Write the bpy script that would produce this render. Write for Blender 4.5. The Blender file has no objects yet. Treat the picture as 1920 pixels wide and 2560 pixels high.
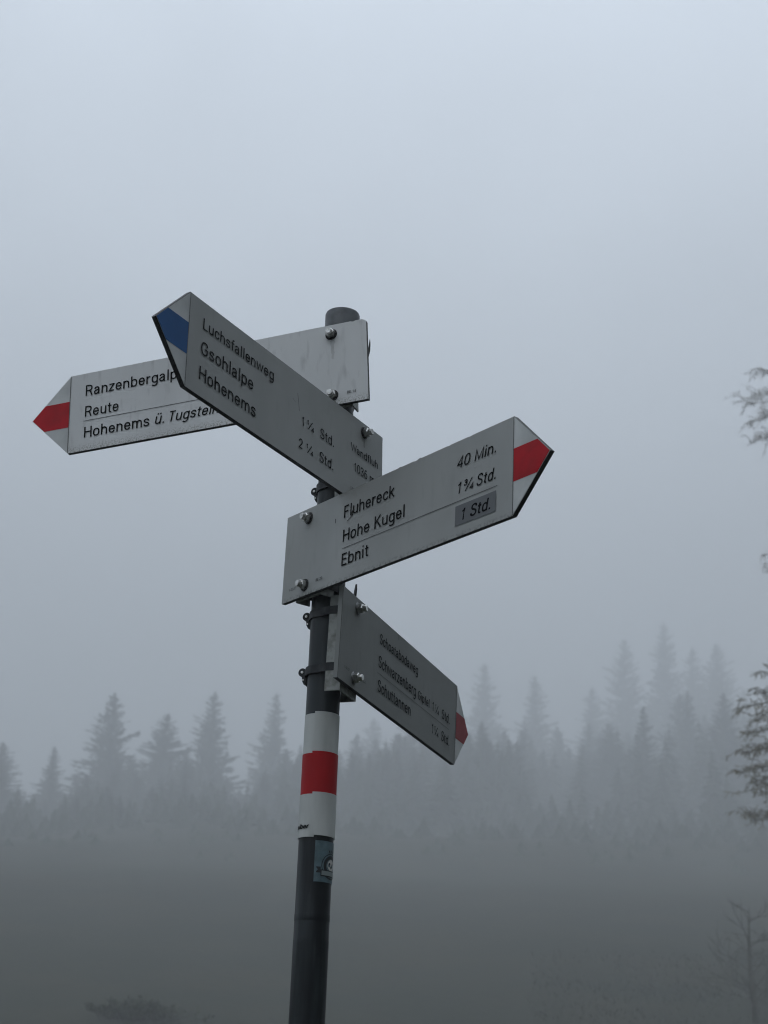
import bpy, bmesh, math, random
from mathutils import Vector, Matrix, noise

random.seed(7)
SC = bpy.context.scene
COL = SC.collection
R = math.radians

# ------------------------------------------------------------------ camera
CAM_POS = Vector((0.09579, -2.77337, 1.60))
c_right = Vector((0.99928363, -0.01410585, 0.03511778))
c_up = Vector((-0.03784485, -0.3720139, 0.92745535))
c_fw = Vector((1.8e-05, 0.92811997, 0.37228123))
F_PX, W_PX, H_PX = 3994.14, 1920.0, 2560.0
cam_d = bpy.data.cameras.new("camera")
cam_d.sensor_fit = 'HORIZONTAL'
cam_d.sensor_width = 36.0
cam_d.lens = F_PX * 36.0 / W_PX
cam_d.clip_start = 0.05
cam_d.clip_end = 3000.0
cam_d.dof.use_dof = True               # focused on the signs; the far trees go slightly soft
cam_d.dof.focus_distance = 2.9
cam_d.dof.aperture_fstop = 12.0
cam = bpy.data.objects.new("camera", cam_d)
COL.objects.link(cam)
cam.matrix_world = Matrix((
    (c_right.x, c_up.x, -c_fw.x, CAM_POS.x),
    (c_right.y, c_up.y, -c_fw.y, CAM_POS.y),
    (c_right.z, c_up.z, -c_fw.z, CAM_POS.z),
    (0, 0, 0, 1)))
SC.camera = cam

# ------------------------------------------------------------------ sky, sun, exposure
SUN_EL, SUN_AZ = 50.0, 203.0            # degrees; azimuth clockwise from +Y
world = bpy.data.worlds.new("World")
SC.world = world
world.use_nodes = True
wt = world.node_tree
wbg = wt.nodes['Background']
sky = wt.nodes.new('ShaderNodeTexSky')
sky.sky_type = 'NISHITA'
sky.sun_disc = False
sky.sun_elevation = R(SUN_EL)
sky.sun_rotation = R(SUN_AZ)
sky.altitude = 1036
sky.air_density = 1.0
sky.dust_density = 4.0
mix = wt.nodes.new('ShaderNodeMix')      # cloud deck over most of the clear sky
mix.data_type = 'RGBA'
mix.inputs['Factor'].default_value = 0.9
mix.inputs['B'].default_value = (12.0, 13.3, 15.0, 1)
wt.links.new(sky.outputs['Color'], mix.inputs['A'])
# overcast luminance: the zenith is about three times as bright as the horizon
tcw = wt.nodes.new('ShaderNodeTexCoord')
spw = wt.nodes.new('ShaderNodeSeparateXYZ')
mrw = wt.nodes.new('ShaderNodeMapRange')
mrw.inputs['From Min'].default_value = 0.0
mrw.inputs['From Max'].default_value = 1.0
mrw.inputs['To Min'].default_value = 0.04
mrw.inputs['To Max'].default_value = 1.66
scl = wt.nodes.new('ShaderNodeVectorMath')
scl.operation = 'SCALE'
wt.links.new(tcw.outputs['Generated'], spw.inputs[0])
wt.links.new(spw.outputs['Z'], mrw.inputs['Value'])
wt.links.new(mix.outputs['Result'], scl.inputs[0])
nzw = wt.nodes.new('ShaderNodeTexNoise')        # the cloud deck is not quite even
nzw.inputs['Scale'].default_value = 3.2
nzw.inputs['Detail'].default_value = 3
nrw = wt.nodes.new('ShaderNodeMapRange')
nrw.inputs['From Min'].default_value = 0.3
nrw.inputs['From Max'].default_value = 0.7
nrw.inputs['To Min'].default_value = 0.90
nrw.inputs['To Max'].default_value = 1.10
muw = wt.nodes.new('ShaderNodeMath')
muw.operation = 'MULTIPLY'
wt.links.new(tcw.outputs['Generated'], nzw.inputs['Vector'])
wt.links.new(nzw.outputs['Fac'], nrw.inputs['Value'])
wt.links.new(mrw.outputs['Result'], muw.inputs[0])
wt.links.new(nrw.outputs['Result'], muw.inputs[1])
wt.links.new(muw.outputs[0], scl.inputs['Scale'])
wt.links.new(scl.outputs['Vector'], wbg.inputs['Color'])
wbg.inputs['Strength'].default_value = 0.1

sun_d = bpy.data.lights.new("sun", 'SUN')
sun_d.energy = 0.5
sun_d.angle = R(30)
sun_d.color = (1.0, 0.97, 0.93)
sun = bpy.data.objects.new("sun", sun_d)
COL.objects.link(sun)
sdir = Vector((math.sin(R(SUN_AZ)) * math.cos(R(SUN_EL)), math.cos(R(SUN_AZ)) * math.cos(R(SUN_EL)), math.sin(R(SUN_EL))))
sun.rotation_euler = sdir.to_track_quat('Z', 'Y').to_euler()
sun.location = sdir * 30

SC.view_settings.view_transform = 'Standard'
SC.view_settings.look = 'None'
SC.view_settings.gamma = 1
SC.view_settings.exposure = 0
SC.render.engine = 'CYCLES'
SC.cycles.max_bounces = 8
SC.cycles.diffuse_bounces = 3
SC.cycles.volume_bounces = 4
SC.cycles.use_denoising = True
SC.cycles.filter_width = 1.1

# ------------------------------------------------------------------ helpers
def tag(o, label=None, cat=None, group=None, kind=None):
    if label: o['label'] = label
    if cat: o['category'] = cat
    if group: o['group'] = group
    if kind: o['kind'] = kind
    return o

def empty(name, loc):
    o = bpy.data.objects.new(name, None)
    COL.objects.link(o)
    o.location = loc
    o.empty_display_size = 0.1
    return o

def link_mesh(name, me, mats, parent=None):
    o = bpy.data.objects.new(name, me)
    COL.objects.link(o)
    for m in (mats if isinstance(mats, (list, tuple)) else [mats]):
        me.materials.append(m)
    if parent is not None: o.parent = parent
    return o

def from_bm(name, bm, mats, parent=None, smooth=None):
    me = bpy.data.meshes.new(name)
    bm.to_mesh(me)
    bm.free()
    if smooth is not None:
        me.polygons.foreach_set('use_smooth', [True] * len(me.polygons))
        if smooth < 180:
            me.set_sharp_from_angle(angle=R(smooth))
    return link_mesh(name, me, mats, parent)

def from_data(name, vs, fs, mats, parent=None, smooth=False):
    me = bpy.data.meshes.new(name)
    me.from_pydata([tuple(v) for v in vs], [], fs)
    if smooth: me.polygons.foreach_set('use_smooth', [True] * len(me.polygons))
    return link_mesh(name, me, mats, parent)

class MB:
    def __init__(s): s.v, s.f = [], []
    def quad(s, a, b, c, d):
        n = len(s.v); s.v += [a, b, c, d]; s.f.append((n, n + 1, n + 2, n + 3))
    def tri(s, a, b, c):
        n = len(s.v); s.v += [a, b, c]; s.f.append((n, n + 1, n + 2))
    def tube(s, pts, rads, k=6, cap=True):
        pts = [Vector(p) for p in pts]
        n0 = len(s.v)
        ref = Vector((0.3, 0.5, 0.8))
        for i, p in enumerate(pts):
            t = (pts[min(i + 1, len(pts) - 1)] - pts[max(i - 1, 0)]).normalized()
            a = t.cross(ref)
            if a.length < 1e-4: a = t.cross(Vector((1, 0, 0)))
            a.normalize(); b = t.cross(a)
            for j in range(k):
                q = 2 * math.pi * j / k
                s.v.append(p + (a * math.cos(q) + b * math.sin(q)) * rads[i])
        for i in range(len(pts) - 1):
            for j in range(k):
                s.f.append((n0 + i * k + j, n0 + i * k + (j + 1) % k, n0 + (i + 1) * k + (j + 1) % k, n0 + (i + 1) * k + j))
        if cap:
            s.f.append(tuple(n0 + j for j in range(k))[::-1])
            s.f.append(tuple(n0 + (len(pts) - 1) * k + j for j in range(k)))
    def obj(s, name, mats, parent=None, smooth=False):
        return from_data(name, s.v, s.f, mats, parent, smooth)

def extrude_poly(bm, poly, y0, y1, bevel=0.0):
    """outline in (x, z), front at y0, back at y1"""
    n = len(poly)
    a = [bm.verts.new((x, y0, z)) for x, z in poly]
    b = [bm.verts.new((x, y1, z)) for x, z in poly]
    fs = [bm.faces.new(a), bm.faces.new(b[::-1])]
    for i in range(n):
        fs.append(bm.faces.new((a[i], b[i], b[(i + 1) % n], a[(i + 1) % n])))
    bmesh.ops.recalc_face_normals(bm, faces=fs)
    if bevel:
        es = list({e for f in fs for e in f.edges})
        bmesh.ops.bevel(bm, geom=es, offset=bevel, segments=2, affect='EDGES', profile=0.5)

def ray(px, py):
    d = c_fw + c_right * ((px - W_PX / 2) / F_PX) - c_up * ((py - H_PX / 2) / F_PX)
    return d.normalized()

def at_dist(px, py, dist):
    """point whose horizontal distance from the camera is dist"""
    d = ray(px, py)
    return CAM_POS + d * (dist / math.hypot(d.x, d.y))

# ------------------------------------------------------------------ materials
def mat(name, col, rough=0.6, metal=0.0, spec=0.5):
    m = bpy.data.materials.new(name)
    m.use_nodes = True
    b = m.node_tree.nodes['Principled BSDF']
    b.inputs['Base Color'].default_value = (*col, 1)
    b.inputs['Roughness'].default_value = rough
    b.inputs['Metallic'].default_value = metal
    b.inputs['Specular IOR Level'].default_value = spec
    return m

def add_noise(m, c2, scale=20.0, lo=0.4, hi=0.7, coord='Object', stretch=(1, 1, 1), detail=6.0, off=(0, 0, 0), bump=0.0):
    """blend a second real colour (dirt, wear, growth) over the base through noise"""
    nt = m.node_tree
    b = nt.nodes['Principled BSDF']
    tc = nt.nodes.new('ShaderNodeTexCoord')
    mp = nt.nodes.new('ShaderNodeMapping')
    mp.inputs['Scale'].default_value = stretch
    mp.inputs['Location'].default_value = off
    nz = nt.nodes.new('ShaderNodeTexNoise')
    nz.inputs['Scale'].default_value = scale
    nz.inputs['Detail'].default_value = detail
    rp = nt.nodes.new('ShaderNodeValToRGB')
    rp.color_ramp.elements[0].position = lo
    rp.color_ramp.elements[1].position = hi
    mx = nt.nodes.new('ShaderNodeMix')
    mx.data_type = 'RGBA'
    bc = b.inputs['Base Color']
    if bc.is_linked:
        nt.links.new(bc.links[0].from_socket, mx.inputs['A'])
    else:
        mx.inputs['A'].default_value = bc.default_value
    mx.inputs['B'].default_value = (*c2, 1)
    nt.links.new(tc.outputs[coord], mp.inputs['Vector'])
    nt.links.new(mp.outputs['Vector'], nz.inputs['Vector'])
    nt.links.new(nz.outputs['Fac'], rp.inputs['Fac'])
    nt.links.new(rp.outputs['Color'], mx.inputs['Factor'])
    nt.links.new(mx.outputs['Result'], bc)
    if bump:
        bp = nt.nodes.new('ShaderNodeBump')
        bp.inputs['Strength'].default_value = bump
        bp.inputs['Distance'].default_value = 0.002
        nt.links.new(nz.outputs['Fac'], bp.inputs['Height'])
        nt.links.new(bp.outputs['Normal'], b.inputs['Normal'])
    return m

def edge_dirt(m, c2, z_lo, z_hi, scale=160.0):
    """speckled growth that has settled along the lower edge of a sign (local z)"""
    nt = m.node_tree
    b = nt.nodes['Principled BSDF']
    tc = nt.nodes.new('ShaderNodeTexCoord')
    sp = nt.nodes.new('ShaderNodeSeparateXYZ')
    mr = nt.nodes.new('ShaderNodeMapRange')
    mr.inputs['From Min'].default_value = z_hi
    mr.inputs['From Max'].default_value = z_lo
    nz = nt.nodes.new('ShaderNodeTexNoise')
    nz.inputs['Scale'].default_value = scale
    nz.inputs['Detail'].default_value = 8
    rp = nt.nodes.new('ShaderNodeValToRGB')
    rp.color_ramp.elements[0].position = 0.46
    rp.color_ramp.elements[1].position = 0.62
    mu = nt.nodes.new('ShaderNodeMath'); mu.operation = 'MULTIPLY'
    mx = nt.nodes.new('ShaderNodeMix'); mx.data_type = 'RGBA'
    bc = b.inputs['Base Color']
    if bc.is_linked: nt.links.new(bc.links[0].from_socket, mx.inputs['A'])
    else: mx.inputs['A'].default_value = bc.default_value
    mx.inputs['B'].default_value = (*c2, 1)
    nt.links.new(tc.outputs['Object'], sp.inputs[0])
    nt.links.new(sp.outputs['Z'], mr.inputs['Value'])
    nt.links.new(tc.outputs['Object'], nz.inputs['Vector'])
    nt.links.new(nz.outputs['Fac'], rp.inputs['Fac'])
    nt.links.new(rp.outputs['Color'], mu.inputs[0])
    nt.links.new(mr.outputs['Result'], mu.inputs[1])
    nt.links.new(mu.outputs[0], mx.inputs['Factor'])
    nt.links.new(mx.outputs['Result'], bc)

M = {}
def sign_paint(name, c, wear):
    m = mat(name, c, 0.55, 0.0, 0.25)
    add_noise(m, tuple(v * 0.84 for v in c), 7, 0.35, 0.75, detail=10, stretch=(1, 1, 0.5))
    add_noise(m, tuple(v * (1 - 0.3 * wear) for v in c), 60, 0.56, 0.78, detail=12, stretch=(1, 1, 0.25), off=(3, 1, 2))
    return m
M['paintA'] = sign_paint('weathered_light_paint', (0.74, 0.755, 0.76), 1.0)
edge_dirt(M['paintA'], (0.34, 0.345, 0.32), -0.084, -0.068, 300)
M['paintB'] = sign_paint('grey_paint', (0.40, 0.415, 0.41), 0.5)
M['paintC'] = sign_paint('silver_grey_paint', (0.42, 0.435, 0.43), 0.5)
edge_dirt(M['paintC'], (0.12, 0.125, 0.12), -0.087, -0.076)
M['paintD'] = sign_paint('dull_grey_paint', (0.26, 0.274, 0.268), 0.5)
for pm, dc in (('paintA', (0.62, 0.63, 0.63)), ('paintB', (0.28, 0.29, 0.29)), ('paintC', (0.52, 0.53, 0.51)), ('paintD', (0.31, 0.32, 0.31))):
    M['drip_' + M[pm].name] = add_noise(mat('stain_' + M[pm].name, dc, 0.6, 0, 0.2), tuple(v * .8 for v in dc), 90, .4, .7, stretch=(1, 1, .2))
M['edge'] = mat('painted_edge_shade', (0.012, 0.013, 0.015), 0.6)  # same paint as the plate; underside shade is put in as near-black
M['white'] = add_noise(mat('white_sheeting', (0.64, 0.66, 0.66), 0.55, 0, 0.2), (0.42, 0.44, 0.44), 14, 0.4, 0.8)
M['red'] = add_noise(mat('red_sheeting', (0.52, 0.006, 0.016), 0.55, 0, 0.2), (0.36, 0.008, 0.014), 25, 0.4, 0.7)
M['red2'] = add_noise(mat('faded_red_sheeting', (0.33, 0.045, 0.055), 0.55, 0, 0.2), (0.26, 0.03, 0.035), 25, 0.4, 0.7)
M['blue'] = add_noise(mat('blue_sheeting', (0.012, 0.10, 0.30), 0.55, 0, 0.2), (0.010, 0.085, 0.25), 25, 0.4, 0.7)
M['ink'] = mat('black_lettering', (0.003, 0.0035, 0.004), 0.7, 0, 0.1)
M['ink_grey'] = mat('grey_lettering', (0.09, 0.095, 0.095), 0.6)
M['rule'] = mat('dark_rule', (0.10, 0.105, 0.105), 0.6)
M['patch'] = mat('grey_patch', (0.145, 0.155, 0.165), 0.5)
M['steel'] = add_noise(mat('stainless_steel', (0.62, 0.62, 0.60), 0.28, 1.0), (0.35, 0.34, 0.32), 180, 0.45, 0.7)
M['washer'] = add_noise(mat('dull_washer', (0.25, 0.26, 0.26), 0.5, 0.6), (0.12, 0.12, 0.12), 120, 0.4, 0.7)
M['rubber'] = mat('black_rubber', (0.012, 0.012, 0.013), 0.7)
M['galv'] = add_noise(mat('galvanised_bracket', (0.30, 0.315, 0.30), 0.55, 0.2), (0.16, 0.165, 0.15), 70, 0.45, 0.7, detail=8)
M['clamp'] = add_noise(mat('black_clamp', (0.010, 0.012, 0.015), 0.5, 0, 0.3), (0.03, 0.033, 0.036), 90, 0.45, 0.7)
M['pole'] = mat('anthracite_pole', (0.006, 0.008, 0.011), 0.42, 0, 0.28)
add_noise(M['pole'], (0.020, 0.026, 0.030), 14, 0.47, 0.56, stretch=(1.5, 1.5, 0.16), detail=9)
add_noise(M['pole'], (0.004, 0.006, 0.008), 9, 0.55, 0.68, stretch=(2, 2, 0.5), detail=5, off=(5, 2, 1))
add_noise(M['pole'], (0.038, 0.044, 0.048), 30, 0.55, 0.68, stretch=(1.2, 1.2, 0.12), detail=10, off=(8, 3, 4))
M['cap'] = add_noise(mat('grey_plastic_cap', (0.095, 0.105, 0.115), 0.55), (0.04, 0.046, 0.052), 40, 0.4, 0.7)
M['band_white'] = add_noise(mat('white_tape', (0.56, 0.58, 0.57), 0.55, 0, 0.2), (0.40, 0.42, 0.41), 30, 0.4, 0.75, stretch=(1, 1, 0.2))
M['band_red'] = add_noise(mat('red_tape', (0.42, 0.007, 0.012), 0.55, 0, 0.2), (0.32, 0.007, 0.01), 22, 0.4, 0.75, stretch=(1, 1, 0.4))
M['stk'] = add_noise(mat('sticker_blue_grey', (0.12, 0.19, 0.22), 0.5), (0.05, 0.085, 0.10), 45, 0.4, 0.7, detail=8)
add_noise(M['stk'], (0.14, 0.18, 0.19), 200, 0.6, 0.7, detail=8, off=(1, 2, 3))
M['stk_dark'] = mat('sticker_black', (0.010, 0.013, 0.016), 0.5)
M['stk_grey'] = mat('sticker_grey', (0.22, 0.26, 0.26), 0.5)
M['stk_pale'] = mat('sticker_pale', (0.58, 0.59, 0.57), 0.5)
M['needles'] = add_noise(mat('spruce_needles', (0.022, 0.034, 0.020), 0.7, 0, 0.2), (0.045, 0.055, 0.03), 0.8, 0.4, 0.7)
M['bark'] = add_noise(mat('dark_bark', (0.05, 0.042, 0.034), 0.9, 0, 0.2), (0.11, 0.105, 0.09), 6, 0.45, 0.65)
M['twig'] = add_noise(mat('lichen_twigs', (0.22, 0.205, 0.175), 0.9, 0, 0.2), (0.22, 0.22, 0.19), 9, 0.45, 0.65)
M['frost_twig'] = add_noise(mat('frosted_twigs', (0.75, 0.75, 0.74), 0.9, 0, 0.2), (0.5, 0.49, 0.47), 9, 0.45, 0.65)
M['pale_bark'] = add_noise(mat('pale_bark', (0.10, 0.10, 0.085), 0.9, 0, 0.2), (0.06, 0.062, 0.05), 6, 0.45, 0.65)
M['leaf'] = add_noise(mat('dry_leaves', (0.36, 0.33, 0.27), 0.8, 0, 0.2), (0.22, 0.205, 0.15), 1.3, 0.4, 0.65)
M['frost_leaf'] = add_noise(mat('frosted_leaves', (0.80, 0.80, 0.80), 0.8, 0, 0.2), (0.66, 0.64, 0.62), 3, 0.45, 0.7)
def translucent(m, fac):
    nt = m.node_tree
    b = nt.nodes['Principled BSDF']
    tl = nt.nodes.new('ShaderNodeBsdfTranslucent')
    ms = nt.nodes.new('ShaderNodeMixShader')
    ms.inputs[0].default_value = fac
    nt.links.new(b.inputs['Base Color'].links[0].from_socket, tl.inputs['Color'])
    nt.links.new(b.outputs[0], ms.inputs[1])
    nt.links.new(tl.outputs[0], ms.inputs[2])
    nt.links.new(ms.outputs[0], nt.nodes['Material Output'].inputs['Surface'])
translucent(M['leaf'], .4)
translucent(M['frost_leaf'], .6)
M['bushleaf'] = add_noise(mat('bush_leaves', (0.075, 0.085, 0.06), 0.8, 0, 0.2), (0.05, 0.06, 0.03), 3, 0.4, 0.7)
M['ground'] = add_noise(mat('meadow', (0.020, 0.024, 0.015), 0.95, 0, 0.1), (0.031, 0.031, 0.019), 0.25, 0.4, 0.65, detail=10)
add_noise(M['ground'], (0.018, 0.018, 0.012), 3.0, 0.5, 0.7, detail=8, off=(2, 4, 0))
M['grass'] = add_noise(mat('grass_blades', (0.022, 0.026, 0.015), 0.9, 0, 0.1), (0.031, 0.031, 0.019), 0.6, 0.4, 0.7)

# ------------------------------------------------------------------ terrain
PROF = [(-800, -1), (-25, -1), (-6, -0.4), (0, 0), (3, 0.22), (12, 0.8), (26, 2.0), (36, 3.4), (42, 4.7), (53, 7.4), (68, 11.2),
        (93, 16.9), (109, 20.8), (122, 24.0), (135, 26.9), (150, 29.8), (165, 32.2), (190, 35.0), (230, 40), (300, 50), (400, 60), (480, 64), (1200, 66)]
def prof(d):
    for (a, za), (b, zb) in zip(PROF, PROF[1:]):
        if d <= b:
            t = (d - a) / (b - a)
            return za + (zb - za) * t
    return PROF[-1][1]
def sstep(a, b, x):  # smooth 0..1 from a to b (b may be below a)
    t = min(1, max(0, (x - a) / (b - a)))
    return t * t * (3 - 2 * t)
def ground_z(x, y):
    d = y + 2.77
    z = (prof(d - 3) + prof(d) + prof(d + 3)) / 3 if d > 8 else prof(d)
    z += 16.0 * sstep(15, 95, x) * sstep(140, 320, d)
    # unseen rise added behind and right of the signpost, shaped to darken its signs
    r = math.hypot(x, d)
    az = math.degrees(math.atan2(x, d))          # 0 ahead, 90 right, 180 behind
    if az < -100: az += 360
    shade_bank = sstep(38, 75, az) * (1 - 0.8 * sstep(150, 200, az))
    z += shade_bank * 30.0 * sstep(5, 34, r)
    z -= 0.9 * sstep(-12, -34, x) * sstep(90, 140, d) * (1 - .5 * sstep(160, 230, d))
    k = sstep(5, 30, abs(d) + abs(x))
    z += 1.0 * sstep(85, 130, d) * noise.noise(Vector((x * 0.055, y * 0.04, 9)))
    z += k * (0.5 * noise.noise(Vector((x * 0.05, y * 0.05, 0))) + 0.14 * noise.noise(Vector((x * 0.3, y * 0.3, 4))))
    return z

def build_terrain():
    def axis(n, lo, hi, p):
        out = []
        for i in range(n + 1):
            t = -1 + 2 * i / n
            s = (abs(t) ** p) * (1 if t > 0 else -1)
            out.append(s * (hi if t > 0 else -lo))
        return out
    xs = axis(150, -600, 600, 2.4)
    ys = axis(190, -560, 700, 2.4)
    vs, fs = [], []
    for y in ys:
        for x in xs:
            vs.append((x, y, ground_z(x, y)))
    nx = len(xs)
    for j in range(len(ys) - 1):
        for i in range(nx - 1):
            fs.append((j * nx + i, j * nx + i + 1, (j + 1) * nx + i + 1, (j + 1) * nx + i))
    o = from_data('hillside', vs, fs, M['ground'], None, True)
    tag(o, 'dark grassy hillside rising into the fog', 'hillside', kind='structure')
build_terrain()

# ------------------------------------------------------------------ lettering: a monoline condensed alphabet
XH = 0.72
def O(x0, x1, y0, y1):
    cx, cy, rx, ry = (x0 + x1) / 2, (y0 + y1) / 2, (x1 - x0) / 2, (y1 - y0) / 2
    pts = []
    for i in range(25):
        a = math.pi / 2 + 2 * math.pi * i / 24
        c, s = math.cos(a), math.sin(a)
        e = 2 / 2.5
        pts.append((cx + rx * math.copysign(abs(c) ** e, c), cy + ry * math.copysign(abs(s) ** e, s)))
    return ('l', pts)
def arch(x0, x1): return ('m', [(x0, 0.42), (x0 + .03, 0.56), ((x0 + x1) / 2 + .01, 0.66), (x1 - .03, 0.56), (x1, 0.42)], [(x1, 0)])
G = {
 ' ': (0.30, []),
 '.': (0.26, [('l', [(.13, 0), (.13, .15)])]),
 '-': (0.36, [('l', [(.05, .34), (.31, .34)])]),
 '/': (0.36, [('l', [(.02, 0), (.34, 1)])]),
 'a': (0.55, [('m', [(.09, .50), (.13, .61), (.25, .66), (.37, .61), (.41, .48)], [(.41, .1), (.45, 0)]),
              ('s', [(.41, .42), (.24, .38), (.10, .30), (.07, .19), (.12, .09), (.22, .06), (.34, .12), (.41, .24)])]),
 'b': (0.58, [('l', [(.09, 0), (.09, 1)]), O(.09, .49, .06, .66)]),
 'c': (0.52, [('s', [(.46, .48), (.40, .61), (.28, .66), (.13, .58), (.08, .36), (.13, .14), (.28, .06), (.40, .11), (.46, .25)])]),
 'd': (0.58, [('l', [(.49, 0), (.49, 1)]), O(.09, .49, .06, .66)]),
 'e': (0.56, [('m', [(.46, .22), (.40, .11), (.28, .06), (.13, .14), (.08, .36), (.13, .58), (.28, .66), (.42, .58), (.475, .37)], [(.08, .37)])]),
 'f': (0.34, [('m', [(.34, .94), (.25, .94), (.18, .88), (.165, .76)], [(.165, 0)]), ('l', [(.02, .655), (.33, .655)])]),
 'g': (0.58, [O(.09, .49, .06, .66), ('m', [(.10, -.16), (.18, -.23), (.30, -.24), (.44, -.17), (.49, 0)], [(.49, .72)])]),
 'h': (0.57, [('l', [(.09, 0), (.09, 1)]), arch(.09, .47)]),
 'i': (0.22, [('l', [(.11, 0), (.11, XH)]), ('l', [(.11, .86), (.11, 1)])]),
 'k': (0.53, [('l', [(.09, 0), (.09, 1)]), ('l', [(.46, XH), (.10, .32)]), ('l', [(.22, .44), (.48, 0)])]),
 'l': (0.22, [('l', [(.11, 0), (.11, 1)])]),
 'm': (0.87, [('l', [(.09, 0), (.09, XH)]), arch(.09, .43), arch(.43, .77)]),
 'n': (0.57, [('l', [(.09, 0), (.09, XH)]), arch(.09, .47)]),
 'o': (0.58, [O(.08, .49, .06, .66)]),
 'p': (0.58, [('l', [(.09, -.27), (.09, XH)]), O(.09, .49, .06, .66)]),
 'r': (0.37, [('l', [(.09, 0), (.09, XH)]), ('s', [(.09, .42), (.14, .58), (.24, .65), (.36, .65)])]),
 's': (0.50, [('s', [(.42, .50), (.37, .62), (.25, .66), (.12, .61), (.09, .50), (.15, .41), (.27, .36), (.39, .29), (.42, .19), (.37, .09), (.24, .06), (.11, .10), (.06, .22)])]),
 't': (0.36, [('m', [(.34, .07), (.25, .06), (.18, .10), (.165, .20)], [(.165, .90)]), ('l', [(.02, .655), (.33, .655)])]),
 'u': (0.57, [('l', [(.48, 0), (.48, XH)]), ('m', [(.48, .30), (.44, .14), (.28, .06), (.13, .14), (.10, .30)], [(.10, XH)])]),
 'w': (0.78, [('l', [(.04, XH), (.21, .04), (.39, .66), (.57, .04), (.74, XH)])]),
 'z': (0.48, [('l', [(.05, .655), (.41, .655), (.06, .065), (.43, .065)])]),
 'B': (0.64, [('m', [(.09, .06), (.36, .06), (.53, .14), (.55, .28), (.50, .42), (.36, .52)], [(.09, .52)]), ('m', [(.36, .52), (.47, .60), (.51, .72), (.46, .88), (.34, .94)], [(.09, .94)]), ('l', [(.09, 0), (.09, 1)])]),
 'E': (0.56, [('l', [(.09, 0), (.09, 1)]), ('l', [(.09, .94), (.50, .94)]), ('l', [(.09, .52), (.46, .52)]), ('l', [(.09, .06), (.51, .06)])]),
 'F': (0.54, [('l', [(.09, 0), (.09, 1)]), ('l', [(.09, .94), (.50, .94)]), ('l', [(.09, .50), (.45, .50)])]),
 'G': (0.70, [('m', [(.60, .72), (.53, .89), (.36, .95), (.17, .85), (.09, .50), (.17, .15), (.36, .05), (.53, .12), (.60, .28)], [(.60, .48), (.36, .48)])]),
 'H': (0.68, [('l', [(.09, 0), (.09, 1)]), ('l', [(.59, 0), (.59, 1)]), ('l', [(.09, .52), (.59, .52)])]),
 'K': (0.63, [('l', [(.09, 0), (.09, 1)]), ('l', [(.56, 1), (.10, .42)]), ('l', [(.24, .60), (.59, 0)])]),
 'L': (0.52, [('l', [(.09, 1), (.09, .06), (.50, .06)])]),
 'M': (0.82, [('l', [(.09, 0), (.09, .97), (.41, .08), (.73, .97), (.73, 0)])]),
 'R': (0.64, [('l', [(.09, 0), (.09, 1)]), ('m', [(.33, .47), (.48, .54), (.53, .70), (.48, .87), (.33, .94)], [(.09, .94)]), ('l', [(.09, .47), (.33, .47), (.43, .38), (.55, 0)])]),
 'S': (0.62, [('s', [(.52, .74), (.46, .90), (.32, .95), (.15, .89), (.10, .74), (.17, .60), (.32, .52), (.48, .43), (.54, .27), (.47, .11), (.31, .05), (.14, .11), (.07, .28)])]),
 'T': (0.54, [('l', [(.27, 0), (.27, .94)]), ('l', [(.02, .94), (.52, .94)])]),
 'V': (0.60, [('l', [(.03, 1), (.30, .03), (.57, 1)])]),
 'W': (0.92, [('l', [(.03, 1), (.23, .04), (.46, .95), (.69, .04), (.89, 1)])]),
 '0': (0.58, [O(.08, .50, .06, .94)]),
 '1': (0.50, [('l', [(.10, .74), (.28, .86), (.30, .98), (.30, 0)])]),
 '2': (0.58, [('m', [(.09, .70), (.14, .87), (.29, .95), (.44, .87), (.48, .70), (.40, .50), (.22, .28)], [(.09, .065), (.52, .065)])]),
 '3': (0.58, [('s', [(.08, .76), (.15, .90), (.29, .95), (.43, .88), (.46, .73), (.40, .58), (.25, .52), (.42, .45), (.49, .28), (.43, .11), (.28, .05), (.13, .11), (.07, .26)])]),
 '4': (0.58, [('l', [(.41, 0), (.41, .96), (.06, .28), (.54, .28)])]),
 '6': (0.58, [O(.08, .50, .06, .58), ('s', [(.08, .32), (.10, .60), (.20, .86), (.34, .95), (.46, .88)])]),
 '8': (0.58, [O(.11, .47, .54, .94), O(.08, .50, .06, .54)]),
 '7': (0.54, [('l', [(.05, .94), (.48, .94), (.20, 0)])]),
}
G['ü'] = (0.57, G['u'][1] + [('l', [(.19, .84), (.19, .98)]), ('l', [(.40, .84), (.40, .98)])])
def small(ch, s, dx, dy): 
    out = []
    for st in G[ch][1]:
        out.append(tuple([st[0]] + [[(x * s + dx, y * s + dy) for x, y in q] for q in st[1:]]))
    return out
G['¼'] = (0.86, [('t', [(.16, 0), (.60, 1)])] + small('1', .5, .0, .5) + small('4', .5, .52, 0))
G['¾'] = (0.92, [('t', [(.20, 0), (.64, 1)])] + small('3', .5, .0, .5) + small('4', .5, .56, 0))

def catmull(p, n=6):
    out = []
    for i in range(len(p) - 1):
        a, b, c, d = p[max(i - 1, 0)], p[i], p[i + 1], p[min(i + 2, len(p) - 1)]
        for k in range(n):
            t = k / n
            out.append(tuple(0.5 * (2 * b[q] + (c[q] - a[q]) * t + (2 * a[q] - 5 * b[q] + 4 * c[q] - d[q]) * t * t + (3 * b[q] - a[q] - 3 * c[q] + d[q]) * t ** 3) for q in (0, 1)))
    out.append(p[-1])
    return out

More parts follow.
